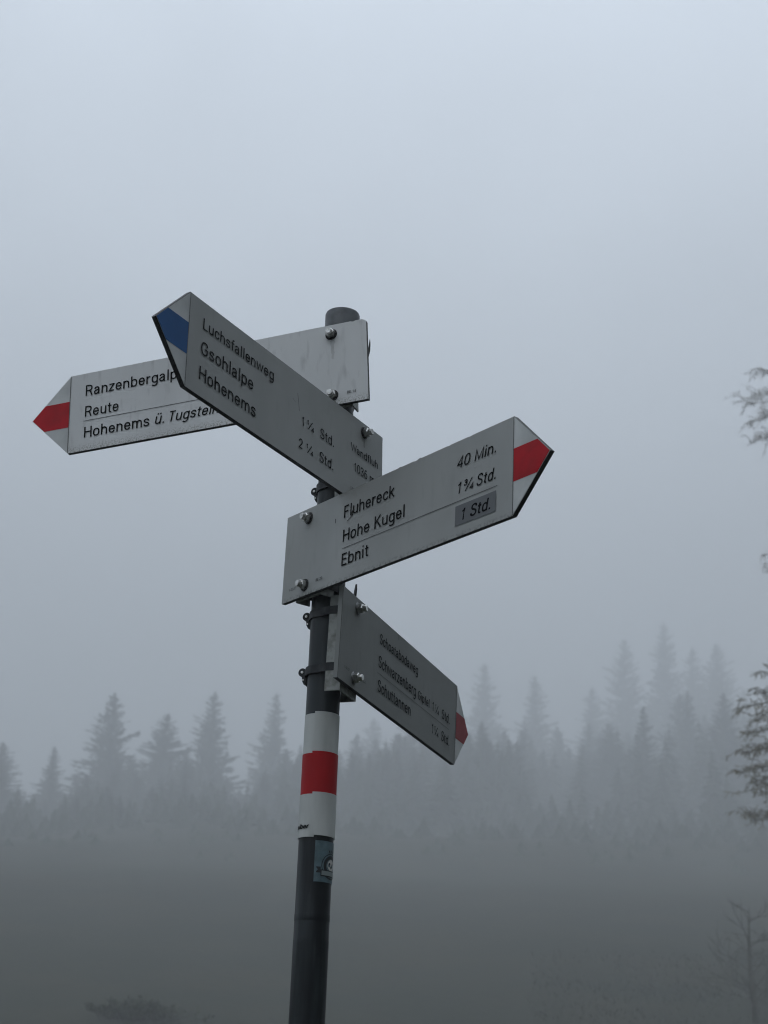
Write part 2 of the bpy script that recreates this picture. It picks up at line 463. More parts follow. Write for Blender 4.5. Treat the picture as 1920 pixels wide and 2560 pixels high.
def stroke(pts, w):
    """mitred strip along a polyline: list of quads of 2-D points"""
    n = len(pts)
    closed = n > 3 and math.dist(pts[0], pts[-1]) < 1e-6
    L, Rr = [], []
    for i in range(n):
        if closed:
            a, b, c = pts[(i - 1) % (n - 1)], pts[i], pts[(i + 1) % (n - 1)]
        else:
            a, b, c = pts[max(i - 1, 0)], pts[i], pts[min(i + 1, n - 1)]
        def nrm(p, q):
            dx, dy = q[0] - p[0], q[1] - p[1]
            l = math.hypot(dx, dy)
            return (-dy / l, dx / l) if l > 1e-9 else None
        n1, n2 = nrm(a, b), nrm(b, c)
        n1 = n1 or n2; n2 = n2 or n1
        mx, my = n1[0] + n2[0], n1[1] + n2[1]
        l = math.hypot(mx, my)
        if l < 0.3: mx, my, l = n1[0], n1[1], 1
        mx, my = mx / l, my / l
        k = min(1 / max(0.35, mx * n1[0] + my * n1[1]), 2.2) * w / 2
        L.append((b[0] + mx * k, b[1] + my * k)); Rr.append((b[0] - mx * k, b[1] - my * k))
    return [(L[i], Rr[i], Rr[i + 1], L[i + 1]) for i in range(n - 1)]

def text_quads(s, weight=0.118):
    """2-D quads for a string, cap height 1; returns quads and width"""
    quads, x = [], 0.0
    for ch in s:
        adv, sts = G[ch]
        for st in sts:
            pts = st[1] if st[0] in 'lt' else catmull(st[1])
            if st[0] == 'm': pts = pts + st[2]
            w = weight * (0.72 if st[0] == 't' else (0.8 if ch in '¼¾' else 1.0))
            for q in stroke(pts, w):
                quads.append([(p[0] + x, p[1]) for p in q])
        x += adv + 0.055
    return quads, x

def fit_text(s, x0, x1, base, cap, shear=0.0, weight=0.118):
    quads, w = text_quads(s, weight)
    xs = [p[0] for q in quads for p in q]
    a, b = min(xs), max(xs)
    k = (x1 - x0) / (b - a)
    return [[(x0 + (p[0] - a) * k + shear * p[1] * cap, base + p[1] * cap) for p in q] for q in quads]

def flat_text(name, quads, m, parent, y=-0.0006):
    mb = MB()
    for q in quads:
        p = [Vector((x, y, z)) for x, z in q]
        if (p[1] - p[0]).cross(p[2] - p[0]).y > 0: p.reverse()
        mb.quad(*p)
    return mb.obj(name, m, parent)

def flat_poly(name, pts, m, parent, y=-0.0003):
    vs = [(x, y, z) for x, z in pts]
    me = bpy.data.meshes.new(name)
    me.from_pydata(vs, [], [tuple(range(len(vs)))])
    if me.polygons[0].normal.y > 0: me.flip_normals()
    return link_mesh(name, me, m, parent)

# ------------------------------------------------------------------ signpost
Z0 = 1.60
def zc(z): return Z0 + z
post = tag(empty('signpost', (0, 0, ground_z(0, 0))),
           'anthracite steel post with a white red white band carrying four arrow signs', 'signpost')
PB = ground_z(0, 0)
def lathe(name, prof_rz, m, parent, segs=64, smooth=40, z_off=0.0, center=(0, 0)):
    bm = bmesh.new()
    rings = []
    for r, z in prof_rz:
        if r < 1e-6:
            rings.append([bm.verts.new((center[0], center[1], z + z_off))])
        else:
            rings.append([bm.verts.new((center[0] + r * math.cos(2 * math.pi * i / segs), center[1] + r * math.sin(2 * math.pi * i / segs), z + z_off)) for i in range(segs)])
    for a, b in zip(rings, rings[1:]):
        for i in range(segs):
            j = (i + 1) % segs
            if len(a) == 1: bm.faces.new((a[0], b[j], b[i]))
            elif len(b) == 1: bm.faces.new((a[i], a[j], b[0]))
            else: bm.faces.new((a[i], a[j], b[j], b[i]))
    bmesh.ops.recalc_face_normals(bm, faces=bm.faces)
    return from_bm(name, bm, m, parent, smooth)
zj = zc(0.3292) - PB
lathe('pole', [(0.0303, -0.4), (0.0303, zj - .006), (0.0304, zj - 0.003), (0.0300, zj), (0.0300, zc(1.500) - PB)], M['pole'], post)
lathe('joint_ring', [(0.0301, zj + 0.030), (0.03045, zj + 0.032), (0.03045, zj + 0.040), (0.0301, zj + 0.042)], M['pole'], post)
zt = zc(1.527) - PB
lathe('pole_cap', [(0.0302, zt - 0.060), (0.0335, zt - 0.060), (0.0338, zt - 0.004), (0.0325, zt - 0.0008), (0.029, zt), (0, zt + 0.002)], M['cap'], post)

def band(z0, z1, m, label, a_seam, step, r=0.0303):
    """tape wound once round the pole: its overlapping end steps up where it starts"""
    bm = bmesh.new()
    n = 72
    lo, hi = [], []
    for i in range(n + 1):
        t = i / n
        a = R(a_seam) - 2 * math.pi * 1.03 * t
        rr = r + 0.0006 * t
        dz = step * (t - 0.5)
        lo.append(bm.verts.new((rr * math.cos(a), rr * math.sin(a), z0 + dz)))
        hi.append(bm.verts.new((rr * math.cos(a), rr * math.sin(a), z1 + dz)))
    for i in range(n):
        bm.faces.new((lo[i], lo[i + 1], hi[i + 1], hi[i]))
    bmesh.ops.recalc_face_normals(bm, faces=bm.faces)
    bmesh.ops.solidify(bm, geom=bm.faces[:], thickness=-0.0003)
    o = from_bm('marker_band', bm, m, post, 50)
    o['label'] = label
    return o
zz = lambda z: zc(z) - PB
band(zz(.6450), zz(.7165), M['band_white'], 'upper white marker band', 258, 0.0035)
band(zz(.5705), zz(.6455), M['band_red'], 'red marker band', 256, 0.0035, 0.0309)
band(zz(.4992), zz(.5735), M['band_white'], 'lower white marker band with small writing', 264, 0.0035, 0.0315)

def on_pole(u, v, r):      # u metres round the pole from the side that faces the camera, v height
    a = u / 0.030
    return Vector((r * math.sin(a), -r * math.cos(a), v))
def wrap_quads(name, quads, m, parent, r):
    mb = MB()
    for q in quads:
        p = [on_pole(x, z, r) for x, z in q]
        c = sum(p, Vector()) / 4
        if (p[1] - p[0]).cross(p[2] - p[0]).dot(Vector((c.x, c.y, 0))) < 0: p.reverse()
        mb.quad(*p)
    return mb.obj(name, m, parent)
wq = fit_text('gelber', -0.047, -0.0125, zz(.5125), 0.0078, 0.15, 0.2)
wrap_quads('lettering', wq, M['ink'], post, 0.0326)

# sticker with a round badge and a ribbon
def grid_rect(u0, u1, v0, v1, nu=24, nv=2):
    out = []
    for i in range(nu):
        for j in range(nv):
            a, b = u0 + (u1 - u0) * i / nu, u0 + (u1 - u0) * (i + 1) / nu
            c, d = v0 + (v1 - v0) * j / nv, v0 + (v1 - v0) * (j + 1) / nv
            out.append([(a, c), (b, c), (b, d), (a, d)])
    return out
def ring_q(cu, cv, r0, r1, a0=0, a1=360, n=48, sx=1.0):
    out = []
    for i in range(n):
        a, b = R(a0 + (a1 - a0) * i / n), R(a0 + (a1 - a0) * (i + 1) / n)
        out.append([(cu + sx * r0 * math.cos(a), cv + r0 * math.sin(a)), (cu + sx * r1 * math.cos(a), cv + r1 * math.sin(a)),
                    (cu + sx * r1 * math.cos(b), cv + r1 * math.sin(b)), (cu + sx * r0 * math.cos(b), cv + r0 * math.sin(b))])
    return out
vs0, vs1 = zz(.4225), zz(.4920)
us0, us1 = 0.0, 0.066
cu, cv = 0.0335, zz(.4508)
stk = wrap_quads('sticker', grid_rect(us0, us1, vs0, vs1), M['stk'], post, 0.0311)
stk['label'] = 'blue grey sticker with a round badge and ribbon'
wrap_quads('badge_rings', ring_q(cu, cv, .0200, .0214) + ring_q(cu, cv, .0122, .0176) + ring_q(cu, cv, .0216, .0228, 230, 310), M['stk_dark'], stk, 0.0313)
wrap_quads('badge_disc', ring_q(cu, cv + .0015, .0001, .0095), M['stk_pale'], stk, 0.0313)
wrap_quads('badge_marks', ring_q(cu - .0042, cv + .0035, .0001, .0020) + ring_q(cu + .0042, cv + .0035, .0001, .0020) + ring_q(cu, cv - .002, .0001, .0028, sx=.8)
           + ring_q(cu - .006, cv + .0245, .0001, .0020, sx=.7) + ring_q(cu, cv + .0255, .0001, .0020, sx=.7) + ring_q(cu + .006, cv + .0245, .0001, .0020, sx=.7), M['stk_dark'], stk, 0.0315)
rb = grid_rect(cu - .0225, cu + .0225, cv - .0185, cv - .0075, 20, 1)
wrap_quads('ribbon', rb + [[(cu - .0300, cv - .0130), (cu - .0225, cv - .0130), (cu - .0225, cv - .0030), (cu - .0300, cv - .0030)],
                          [(cu + .0225, cv - .0130), (cu + .0300, cv - .0130), (cu + .0300, cv - .0030), (cu + .0225, cv - .0030)]], M['stk_dark'], stk, 0.0317)
wrap_quads('ribbon_panel', grid_rect(cu - .0208, cu + .0208, cv - .0168, cv - .0092, 20, 1), M['stk_grey'], stk, 0.0319)
wrap_quads('ribbon_notch', [[(cu - .0301, cv - .0115), (cu - .0272, cv - .0080), (cu - .0272, cv - .0080), (cu - .0301, cv - .0045)]], M['stk'], stk, 0.0319)

# ------------------------------------------------------------------ arrow signs
L_, AH, HH, BB, BZ = 0.62498, 0.08349, 0.08526, 0.07059, 0.0651
T_ = 0.0085
def hexbolt(parent, x, z, shaft_rot):
    w = bmesh.new()
    bmesh.ops.create_cone(w, cap_ends=True, segments=32, radius1=0.0118, radius2=0.0108, depth=0.0024,
                          matrix=Matrix.Translation((x, -0.0013, z)) @ Matrix.Rotation(R(90), 4, 'X'))
    # hexagonal nut with a chamfer, and the rounded end of the bolt standing out of it
    def ring(r, y, k, rot):
        return [(x + r * math.cos(R(rot) + 2 * math.pi * i / k), y, z + r * math.sin(R(rot) + 2 * math.pi * i / k)) for i in range(k)]
    bm = bmesh.new()
    seq = [ring(.0092, -.0026, 6, shaft_rot), ring(.0092, -.0098, 6, shaft_rot), ring(.0080, -.0110, 6, shaft_rot)]
    vv = [[bm.verts.new(p) for p in q] for q in seq]
    for a, b in zip(vv, vv[1:]):
        for i in range(6): bm.faces.new((a[i], a[(i + 1) % 6], b[(i + 1) % 6], b[i]))
    bm.faces.new(vv[-1]); bm.faces.new(vv[0][::-1])
    bmesh.ops.recalc_face_normals(bm, faces=bm.faces)
    s2 = bmesh.new()
    rows = [ring(.0062, -.0111, 24, 0), ring(.0062, -.0165, 24, 0), ring(.0054, -.0180, 24, 0)]
    v2 = [[s2.verts.new(p) for p in q] for q in rows]
    for a, b in zip(v2, v2[1:]):
        for i in range(24): s2.faces.new((a[i], a[(i + 1) % 24], b[(i + 1) % 24], b[i]))
    s2.faces.new(v2[-1])
    bmesh.ops.recalc_face_normals(s2, faces=s2.faces)
    b = from_bm('bolt', bm, M['steel'], parent)
    from_bm('washer', w, M['washer' if parent['label'].startswith('darkest') else 'rubber'], b, 30)
    from_bm('threaded_end', s2, M['steel'], b, 40)

def clamp(parent, sgn_inv, z, d, lug_az=0.0, horn=False):
    """strap round the pole: parent-local coordinates, the pole axis at (off, d)"""
    ox, oy = sgn_inv
    h = 0.0075
    bm = bmesh.new()
    # closed strap outline in plan: half circle behind the pole, straight arms to the bracket
    ro = 0.0338; ri = 0.0304
    n = 28
    for (r0, r1) in ((ri, ro),):
        inn, out = [], []
        for i in range(n + 1):
            a = math.pi * i / n
            inn.append((r0 * math.cos(a), r0 * math.sin(a))); out.append((r1 * math.cos(a), r1 * math.sin(a)))
        arm = -max(d - T_ - 0.004, 0.0235)
        fl = 0.0079
        inn = [(r0 + fl, arm), (r0 + fl, -.022), (r0 + fl * .75, -.014)] + inn + [(-r0 - fl * .75, -.014), (-r0 - fl, -.022), (-r0 - fl, arm)]
        out = [(r1 + fl, arm), (r1 + fl, -.022), (r1 + fl * .75, -.014)] + out + [(-r1 - fl * .75, -.014), (-r1 - fl, -.022), (-r1 - fl, arm)]
        vi = [[bm.verts.new((ox + x, oy + y, z + dz)) for x, y in inn] for dz in (-h, h)]
        vo = [[bm.verts.new((ox + x, oy + y, z + dz)) for x, y in out] for dz in (-h, h)]
        for i in range(len(inn) - 1):
            bm.faces.new((vo[0][i], vo[0][i + 1], vo[1][i + 1], vo[1][i]))
            bm.faces.new((vi[0][i + 1], vi[0][i], vi[1][i], vi[1][i + 1]))
            bm.faces.new((vo[1][i], vo[1][i + 1], vi[1][i + 1], vi[1][i]))
            bm.faces.new((vo[0][i + 1], vo[0][i], vi[0][i], vi[0][i + 1]))
        for e in (0, len(inn) - 1):
            bm.faces.new((vo[0][e], vo[1][e], vi[1][e], vi[0][e]))
    # hooks where the strap grips the bracket
    for s in (-1, 1):
        m4 = Matrix.Translation((ox + s * 0.0402, oy - (d - T_ - 0.0075), z + 0.004)) @ Matrix.Diagonal((0.0045, 0.006, 0.030, 1))
        bmesh.ops.create_cube(bm, size=1, matrix=m4)
    bmesh.ops.recalc_face_normals(bm, faces=bm.faces)
    c = from_bm('clamp', bm, M['clamp'], parent, 35)
    # lug behind the pole: an eye that tapers down against the strap
    lg = bmesh.new()
    pts = []
    rc, hr = 0.0395, 0.0078
    for i in range(15):
        a = R(150 - 240 * i / 14)
        pts.append((rc + hr * math.cos(a), 0.003 + hr * math.sin(a)))
    pts += [(0.0390, -0.0130), (0.0350, -0.0200), (0.0318, -0.0200), (0.0318, 0.0070)]
    if horn:      # this one carries the free end of its strap, bent up into a point
        pts = [(.0315, -.012), (.050, -.016), (.0590, -.008), (.0625, .006), (.0635, .022), (.0628, .034), (.0608, .022), (.0585, .008), (.0520, .000), (.0315, .004)]
    for s in ((0,) if horn else (-1, 1)):
        y0 = s * 0.0045
        a = [lg.verts.new((px, y0 - 0.0028, pz)) for px, pz in pts]
        b = [lg.verts.new((px, y0 + 0.0028, pz)) for px, pz in pts]
        lg.faces.new(a); lg.faces.new(b[::-1])
        for i in range(len(pts)):
            j = (i + 1) % len(pts)
            lg.faces.new((a[i], b[i], b[j], a[j]))
    bmesh.ops.recalc_face_normals(lg, faces=lg.faces)
    rot = Matrix.Translation((ox, oy, z)) @ Matrix.Rotation(R(90 + lug_az), 4, 'Z')
    lg.transform(rot)
    from_bm('strap_end' if horn else 'hinge_lug', lg, M['clamp'], c, 35)
    if horn: return
    pin = bmesh.new()
    bmesh.ops.create_cone(pin, cap_ends=True, segments=16, radius1=0.0023, radius2=0.0023, depth=0.0185,
                          matrix=rot @ Matrix.Translation((rc, 0, 0.003)) @ Matrix.Rotation(R(90), 4, 'X'))
    bmesh.ops.create_cone(pin, cap_ends=True, segments=12, radius1=0.0015, radius2=0.0015, depth=0.0175,
                          matrix=rot @ Matrix.Translation((0.0365, 0, -0.0115)) @ Matrix.Rotation(R(90), 4, 'X'))
    from_bm('hinge_pin', pin, M['steel'], c, 30)

def bracket(parent, ox, d, w, side):
    """galvanised channel between plate and pole: web against the plate, two flanges back to the pole"""
    t = 0.003
    y0, y1 = T_ + 0.0004, min(d - 0.006, T_ + 0.030)
    hz0, hz1 = (-0.0975 if parent['label'].startswith('darkest') else -0.0885), 0.080
    plan = [(-w, y0), (w, y0), (w, y1), (w - t, y1), (w - t, y0 + t), (-w + t, y0 + t), (-w + t, y1), (-w, y1)]
    bm = bmesh.new()
    a = [bm.verts.new((ox + x, y, hz0)) for x, y in plan]
    b = [bm.verts.new((ox + x, y, hz1)) for x, y in plan]
    n = len(plan)
    for i in range(n):
        j = (i + 1) % n
        bm.faces.new((a[i], a[j], b[j], b[i]))
    for q in (a, b):
        for idx in ((0, 1, 4, 5), (1, 2, 3, 4), (0, 5, 6, 7)):
            bm.faces.new([q[i] for i in idx])
    bmesh.ops.recalc_face_normals(bm, faces=bm.faces)
    from_bm('bracket', bm, M['galv'], parent)

def arrow_sign(label, yaw, tilt, lean, z, off, d, side, paint, stripe, lines, rules=(), clamps=((-.053, 0, False), (.053, 0, False)), extra=None, stripe_label=None, chips=(), drips=()):
    n = Vector((math.sin(yaw), -math.cos(yaw), 0)); U = Vector((math.cos(yaw), math.sin(yaw), 0)); Zv = Vector((0, 0, 1))
    n2 = n * math.cos(lean) + Zv * math.sin(lean); V = Zv * math.cos(lean) - n * math.sin(lean)
    U2 = U * math.cos(tilt) + V * math.sin(tilt); V2 = V * math.cos(tilt) - U * math.sin(tilt)
    O_ = n * d + Zv * (Z0 + z) + U * off
    root = empty('direction_sign', O_)
    root.matrix_world = Matrix(((U2.x, -n2.x, V2.x, O_.x), (U2.y, -n2.y, V2.y, O_.y), (U2.z, -n2.z, V2.z, O_.z), (0, 0, 0, 1)))
    tag(root, label, 'direction sign', 'arrow signs on the post')
    s = side
    xe, xb, xt = -s * BB, s * (L_ - BB), s * (L_ - BB + AH)
    bm = bmesh.new()
    extrude_poly(bm, [(xe, -HH), (xb, -HH), (xt, 0), (xb, HH)] + (list(chips)[::-1] if s > 0 else []) + ([(xe, HH)] if not chips or s > 0 else list(chips)[::-1]), 0.0, T_, 0.0 if chips else 0.0009)
    bm.normal_update()
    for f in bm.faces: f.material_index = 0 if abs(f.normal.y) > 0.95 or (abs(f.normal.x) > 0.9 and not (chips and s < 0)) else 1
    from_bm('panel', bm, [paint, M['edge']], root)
    e = 0.0012
    flat_poly('tip_panel', [(xb, -HH + e * 1.3), (xt - s * e * 1.3, 0), (xb, HH - e * 1.3)], M['white'], root, -0.0003)
    sh = 0.0283
    xs = xt - s * AH * sh / HH - s * e
    o = flat_poly('stripe', [(xb, -sh), (xs, -sh), (xt - s * e * 1.4, 0), (xs, sh), (xb, sh)], stripe, root, -0.0006)
    if stripe_label: o['label'] = stripe_label
    flat_poly('edge_line', [(xb - .0008, -HH + .001), (xb + .0008, -HH + .001), (xb + .0008, HH - .001), (xb - .0008, HH - .001)], M['rule'], root, -0.0008)
    for t in lines:
        s_, x0, x1, base, cap = t[:5]
        shear = t[5] if len(t) > 5 else 0.0
        ink = t[6] if len(t) > 6 else M['ink']
        wgt = t[7] if len(t) > 7 else 0.116
        flat_text('lettering', fit_text(s_, x0 / 1000, x1 / 1000, base / 1000, cap / 1000, shear, wgt), ink, root, -0.0010)
    for x0, x1, zr in rules:
        flat_poly('dividing_rule', [(x0 / 1000, zr / 1000 - .0006), (x1 / 1000, zr / 1000 - .0006), (x1 / 1000, zr / 1000 + .0006), (x0 / 1000, zr / 1000 + .0006)], M['rule'], root, -0.0007)
    if extra: extra(root)
    for xd, z0, z1, w in drips:
        mb = MB()
        rr = random.Random(int(abs(xd) * 1e5) + int(abs(z0) * 1e4))
        n = 9; prev = None
        for i in range(n + 1):
            t = i / n
            ww = w * (1 - .45 * t) * rr.uniform(.7, 1.15); cx = xd + rr.uniform(-.12, .12) * w
            cur = (Vector((cx - ww / 2, -.0002, z0 + (z1 - z0) * t)), Vector((cx + ww / 2, -.0002, z0 + (z1 - z0) * t)))
            if prev: mb.quad(prev[0], cur[0], cur[1], prev[1])
            prev = cur
        mb.obj('drip_stain', M['drip_' + paint.name], root)
    for zb, rt in ((BZ, 12), (-BZ, 40)): hexbolt(root, 0, zb, rt)
    bracket(root, 0, d, 0.0375, side)
    for zk, la, hn in clamps: clamp(root, (-off, d), zk, d, la, hn)
    return root

TINY = M['ink_grey']
arrow_sign('lightest weathered arrow sign pointing left, topmost on the post, reading Ranzenbergalpe, Reute and Hohenems', -0.339742, 0.069197, -0.0019, 1.374118, 0.015332, 0.0817586, -1, M['paintA'], M['red'], [
    ('Ranzenbergalpe', -520, -304, 34.3, 23.6), ('Reute', -519.5, -445.5, -12.2, 23.6), ('Hohenems', -519.5, -378, -57.8, 23.6),
    ('ü.', -367, -347, -57.4, 23.6, .2), ('Tugstein', -338, -233, -57.2, 22.5, .2), ('BE.14', 29.3, 47, -66.8, 5.4, 0, TINY, .16)],
    [(-522, -105, -20.6)], drips=((.002, .052, .012, .009), (-.001, -.079, -.0845, .012)), clamps=((-.027, -16, False), (.071, -62, True)), chips=((.0706, .0800), (.0660, .0838), (.0610, .08526), (.0480, .08526), (.0455, .0838), (.0420, .0842), (.0400, .08526)), stripe_label='red stripe')
def scrB(root):
    flat_poly('scratch', [(-.2325, .046), (-.2312, .046), (-.2240, .014), (-.2250, .014)], M['rule'], root, -0.0005)
    flat_poly('scratch', [(-.2470, .029), (-.2380, .0255), (-.2380, .0262), (-.2470, .0297)], M['rule'], root, -0.0005)
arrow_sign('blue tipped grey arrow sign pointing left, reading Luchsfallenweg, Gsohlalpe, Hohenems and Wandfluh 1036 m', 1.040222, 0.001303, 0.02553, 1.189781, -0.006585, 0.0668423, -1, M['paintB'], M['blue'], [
    ('Luchsfallenweg', -517, -309, 34.8, 20.5), ('Gsohlalpe', -519, -368.5, -10.5, 23.8), ('Hohenems', -519.5, -358.5, -56.2, 23.8),
    ('1', -216, -209, -8.6, 17.5), ('¼', -199, -176, -8.6, 17.5), ('Std.', -155, -108, -8.4, 20),
    ('2', -224, -211, -54.8, 18.5), ('¼', -199, -176, -54.6, 17.5), ('Std.', -155, -108, -54.2, 20),
    ('Wandfluh', -48.5, 51.5, 11.2, 16), ('1036 m', -35, 39, -25.8, 17.5), ('V-04.07', -47, -27, -66, 5.2, 0, TINY, .16)], extra=scrB, clamps=((-.036, 0, False), (.053, 0, False)), drips=((.001, .052, .036, .006),), stripe_label='blue stripe')
def patchC(root):
    flat_poly('time_patch', [(.4165, -.0660), (.5148, -.0668), (.5154, -.0312), (.4170, -.0312)], M['patch'], root, -0.0008)
    flat_poly('scratch', [(.1335, .042), (.1352, .043), (.1368, .0335), (.1225, .0258), (.1205, .0262), (.1330, .0330)], M['ink'], root, -0.0011)
    flat_poly('scratch', [(.0832, .041), (.0856, .040), (.0858, .0325), (.0842, .031), (.0830, .034)], M['rule'], root, -0.0005)
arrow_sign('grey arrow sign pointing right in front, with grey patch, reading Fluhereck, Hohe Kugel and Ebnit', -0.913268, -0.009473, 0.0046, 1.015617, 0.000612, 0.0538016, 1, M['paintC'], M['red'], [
    ('Fluhereck', 110, 254, 34.5, 23.4), ('Hohe Kugel', 110.5, 284, -11.5, 23.4), ('Ebnit', 110.5, 188, -57, 23.4),
    ('40 Min.', 416, 513, 35.5, 20, .2), ('1', 419, 427, -10.5, 20, .2), ('¾', 434, 459, -10.5, 20, .2), ('Std.', 467, 513, -10.8, 20.5, .2),
    ('1', 431, 439, -59.3, 20, .2, M['ink'], .15), ('Std.', 453, 502, -59.3, 20.5, .2, M['ink'], .15), ('BE.20', 35, 54.5, -67, 5.4, 0, TINY, .16), ('V-02.07', -48.6, -27, -66.5, 5, 0, TINY, .16)],
    [(110, 518, -23.4)], extra=patchC, drips=((.001, -.079, -.0845, .010), (.0, .052, .046, .006)), clamps=((-.068, 0, True), (.040, 0, False)), chips=((.2600, .08526), (.2630, .0862), (.2680, .0859), (.2720, .08526), (.3020, .08526), (.3060, .0843), (.3120, .0846), (.3160, .0862), (.3210, .0864), (.3240, .08526), (.3900, .08526), (.3950, .0845), (.4010, .08526), (.4420, .08526), (.4480, .0846), (.4550, .08526)), stripe_label='red stripe')
def scrD(root):
    flat_poly('scratch', [(.2050, .083), (.2075, .083), (.2080, .073), (.2058, .073)], M['rule'], root, -0.0005)
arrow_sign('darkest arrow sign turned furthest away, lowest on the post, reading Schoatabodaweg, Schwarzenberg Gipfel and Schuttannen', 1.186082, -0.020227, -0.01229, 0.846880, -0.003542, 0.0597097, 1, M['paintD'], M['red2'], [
    ('Schoatabodaweg', 111, 318, 35.6, 19.6, 0, M['ink'], .125), ('Schwarzenberg', 111, 312, -9.8, 22.5), ('Gipfel', 324, 390, -9.8, 17.5, 0, M['ink'], .115), ('Schuttannen', 113, 288, -55.5, 22.5),
    ('1', 408, 415, -9.8, 19), ('¼', 425, 448, -9.8, 18), ('Std.', 466, 514, -10.2, 20), ('1', 410, 417, -55.5, 20), ('¼', 425, 450, -55.5, 19), ('Std.', 468, 517, -55.5, 20.5),
    ('V-08.07', -46, -22, -60, 5, 0, TINY, .16), ('BE.34', 24, 54, -61, 5.4, 0, TINY, .16)],
    [(109, 514, -21.6)], extra=scrD, drips=((.002, -.079, -.0845, .010),), stripe_label='faded red stripe')

# ------------------------------------------------------------------ trees
def spruce_meshes(seed, slim):
    rnd = random.Random(seed)
    H = 14.0
    tr = MB()
    tr.tube([(0, 0, -1.0), (0.03, 0, 3), (0, .04, 8), (0, 0, H)], [.26, .2, .1, .01], 7)
    cr = MB()
    levels = 76
    for i in range(levels):
        t = i / (levels - 1)
        z = 0.4 + (H - 0.45) * t ** 0.92
        reach = slim * (H - z) ** 0.86 * rnd.uniform(.78, 1.12) + 0.10
        reach *= 1 + .22 * noise.noise(Vector((z * .9, seed * 7.0, 0)))
        nb = 5 + int(8 * (1 - t))
        a0 = rnd.uniform(0, 6.28)
        for k in range(nb):
            a = a0 + 6.283 * k / nb + rnd.uniform(-.25, .25)
            ln = reach * rnd.choice((1, .9, .75, .5, .62, 1.12)) * rnd.uniform(.78, 1.12) * (1 + .3 * noise.noise(Vector((math.cos(a) * .8, math.sin(a) * .8 + seed, z * .35))))
            dv = Vector((math.cos(a), math.sin(a), 0)); sv = Vector((-dv.y, dv.x, 0))
            droop = rnd.uniform(.12, .42) * (1 - t * .9) - .35 * t
            z1 = z + rnd.uniform(-.2, .2)
            def P(s): return Vector((0, 0, z1)) + dv * ln * s + Vector((0, 0, -droop * ln * s + .22 * ln * s * s))
            m = max(3, int(ln / .28))
            for j in range(m):
                s0, s1 = j / m, (j + 1) / m + .08
                wd = (0.08 + .22 * ln * (1 - s0) ** .8 * .55) * rnd.uniform(.4, 1.5)
                hang = rnd.uniform(.08, .34) * (1 - t * .7)
                p0, p1 = P(s0), P(min(s1, 1.05))
                for sg in (-1, 1):
                    tip = p0.lerp(p1, rnd.uniform(.4, 1.5)) + sv * sg * wd + Vector((0, 0, -hang * rnd.uniform(.4, 1.2)))
                    cr.tri(p0, p1, tip)
                if rnd.random() < .75:
                    cr.tri(p0, p1, p0.lerp(p1, .5) + Vector((rnd.uniform(-.05, .05), rnd.uniform(-.05, .05), -hang - .08)))
    for k in range(5):
        a = k * 1.257
        cr.tri(Vector((0, 0, H - .7)), Vector((0, 0, H + .15)), Vector((.1 * math.cos(a), .1 * math.sin(a), H - .55)))
    return tr, cr
protos = []
for sd, sl in ((1, .30), (2, .26), (3, .34), (4, .22)):
    tr, cr = spruce_meshes(sd, sl)
    def mesh_only(mb, nm, m):
        me = bpy.data.meshes.new(nm)
        me.from_pydata([tuple(v) for v in mb.v], [], mb.f)
        me.materials.append(m)
        return me
    protos.append((mesh_only(tr, 'trunk', M['bark']), mesh_only(cr, 'crown', M['needles'])))

def spruce(x, y, h, label, group, k, rz, wide=1.0):
    t = empty('spruce_tree', (x, y, ground_z(x, y)))
    t.rotation_euler = (0, 0, rz)
    s = h / 14.0
    t.scale = (s * wide, s * wide, s)
    tag(t, label, 'tree', group)
    for nm, me in zip(('trunk', 'crown'), protos[k]):
        o = bpy.data.objects.new(nm, me)
        COL.objects.link(o)
        o.parent = t
    return t

SKY = [  # treetop in the photograph, distance, mesh, width, label
    (8, 1857, 184, 2, 1.0, 'spruce cut off by the left edge of the foggy skyline'),
    (137, 1868, 192, 3, .9, 'small narrow spruce between the left edge and the tallest left spruce'),
    (287, 1734, 192, 0, 1.15, 'tallest and clearest spruce in the left part of the skyline'),
    (418, 1787, 194, 2, 1.1, 'broad spruce just right of the tallest left spruce'),
    (538, 1732, 192, 0, 1.0, 'spruce with a thin pointed top, left of the one nearest the post'),
    (692, 1735, 208, 1, 1.1, 'hazy spruce directly left of the post bands'),
    (935, 1800, 284, 0, 1.0, 'very faint spruce just right of the post bands'),
    (1040, 1775, 292, 2, 1.0, 'very faint spruce below the lowest arrow sign'),
    (1130, 1750, 292, 1, 1.0, 'very faint spruce behind the tip of the lowest arrow sign'),
    (1212, 1660, 288, 1, 1.1, 'hazy spruce standing alone just right of the lowest arrow sign tip'),
    (1337, 1694, 288, 3, 1.2, 'slender hazy spruce in the dip left of the right tree group'),
    (1480, 1720, 318, 0, 1.0, 'low hazy spruce at the left foot of the right tree group'),
    (1560, 1602, 314, 2, 1.0, 'broad hazy spruce on the left of the right tree group'),
    (1658, 1560, 312, 1, 1.15, 'tallest hazy spruce, in the middle of the right tree group'),
    (1730, 1622, 314, 0, 1.0, 'hazy spruce right of the tallest one in the right group'),
    (1790, 1612, 310, 2, 1.0, 'hazy spruce on the right flank of the right tree group'),
    (1860, 1725, 322, 1, 1.0, 'faint spruce behind the near tree at the right edge'),
]
taken = []
for px, py, dist, k, wd, lab in SKY:
    p = at_dist(px, py, dist)
    gz = ground_z(p.x, p.y)
    h = p.z - gz
    spruce(p.x, p.y, h, lab, 'spruces on the foggy skyline', k, random.uniform(0, 6), max(0.8, (28 if px < 750 else 50) / max(h, 13)) * wd)
    taken.append((p.x, p.y))
rnd = random.Random(21)
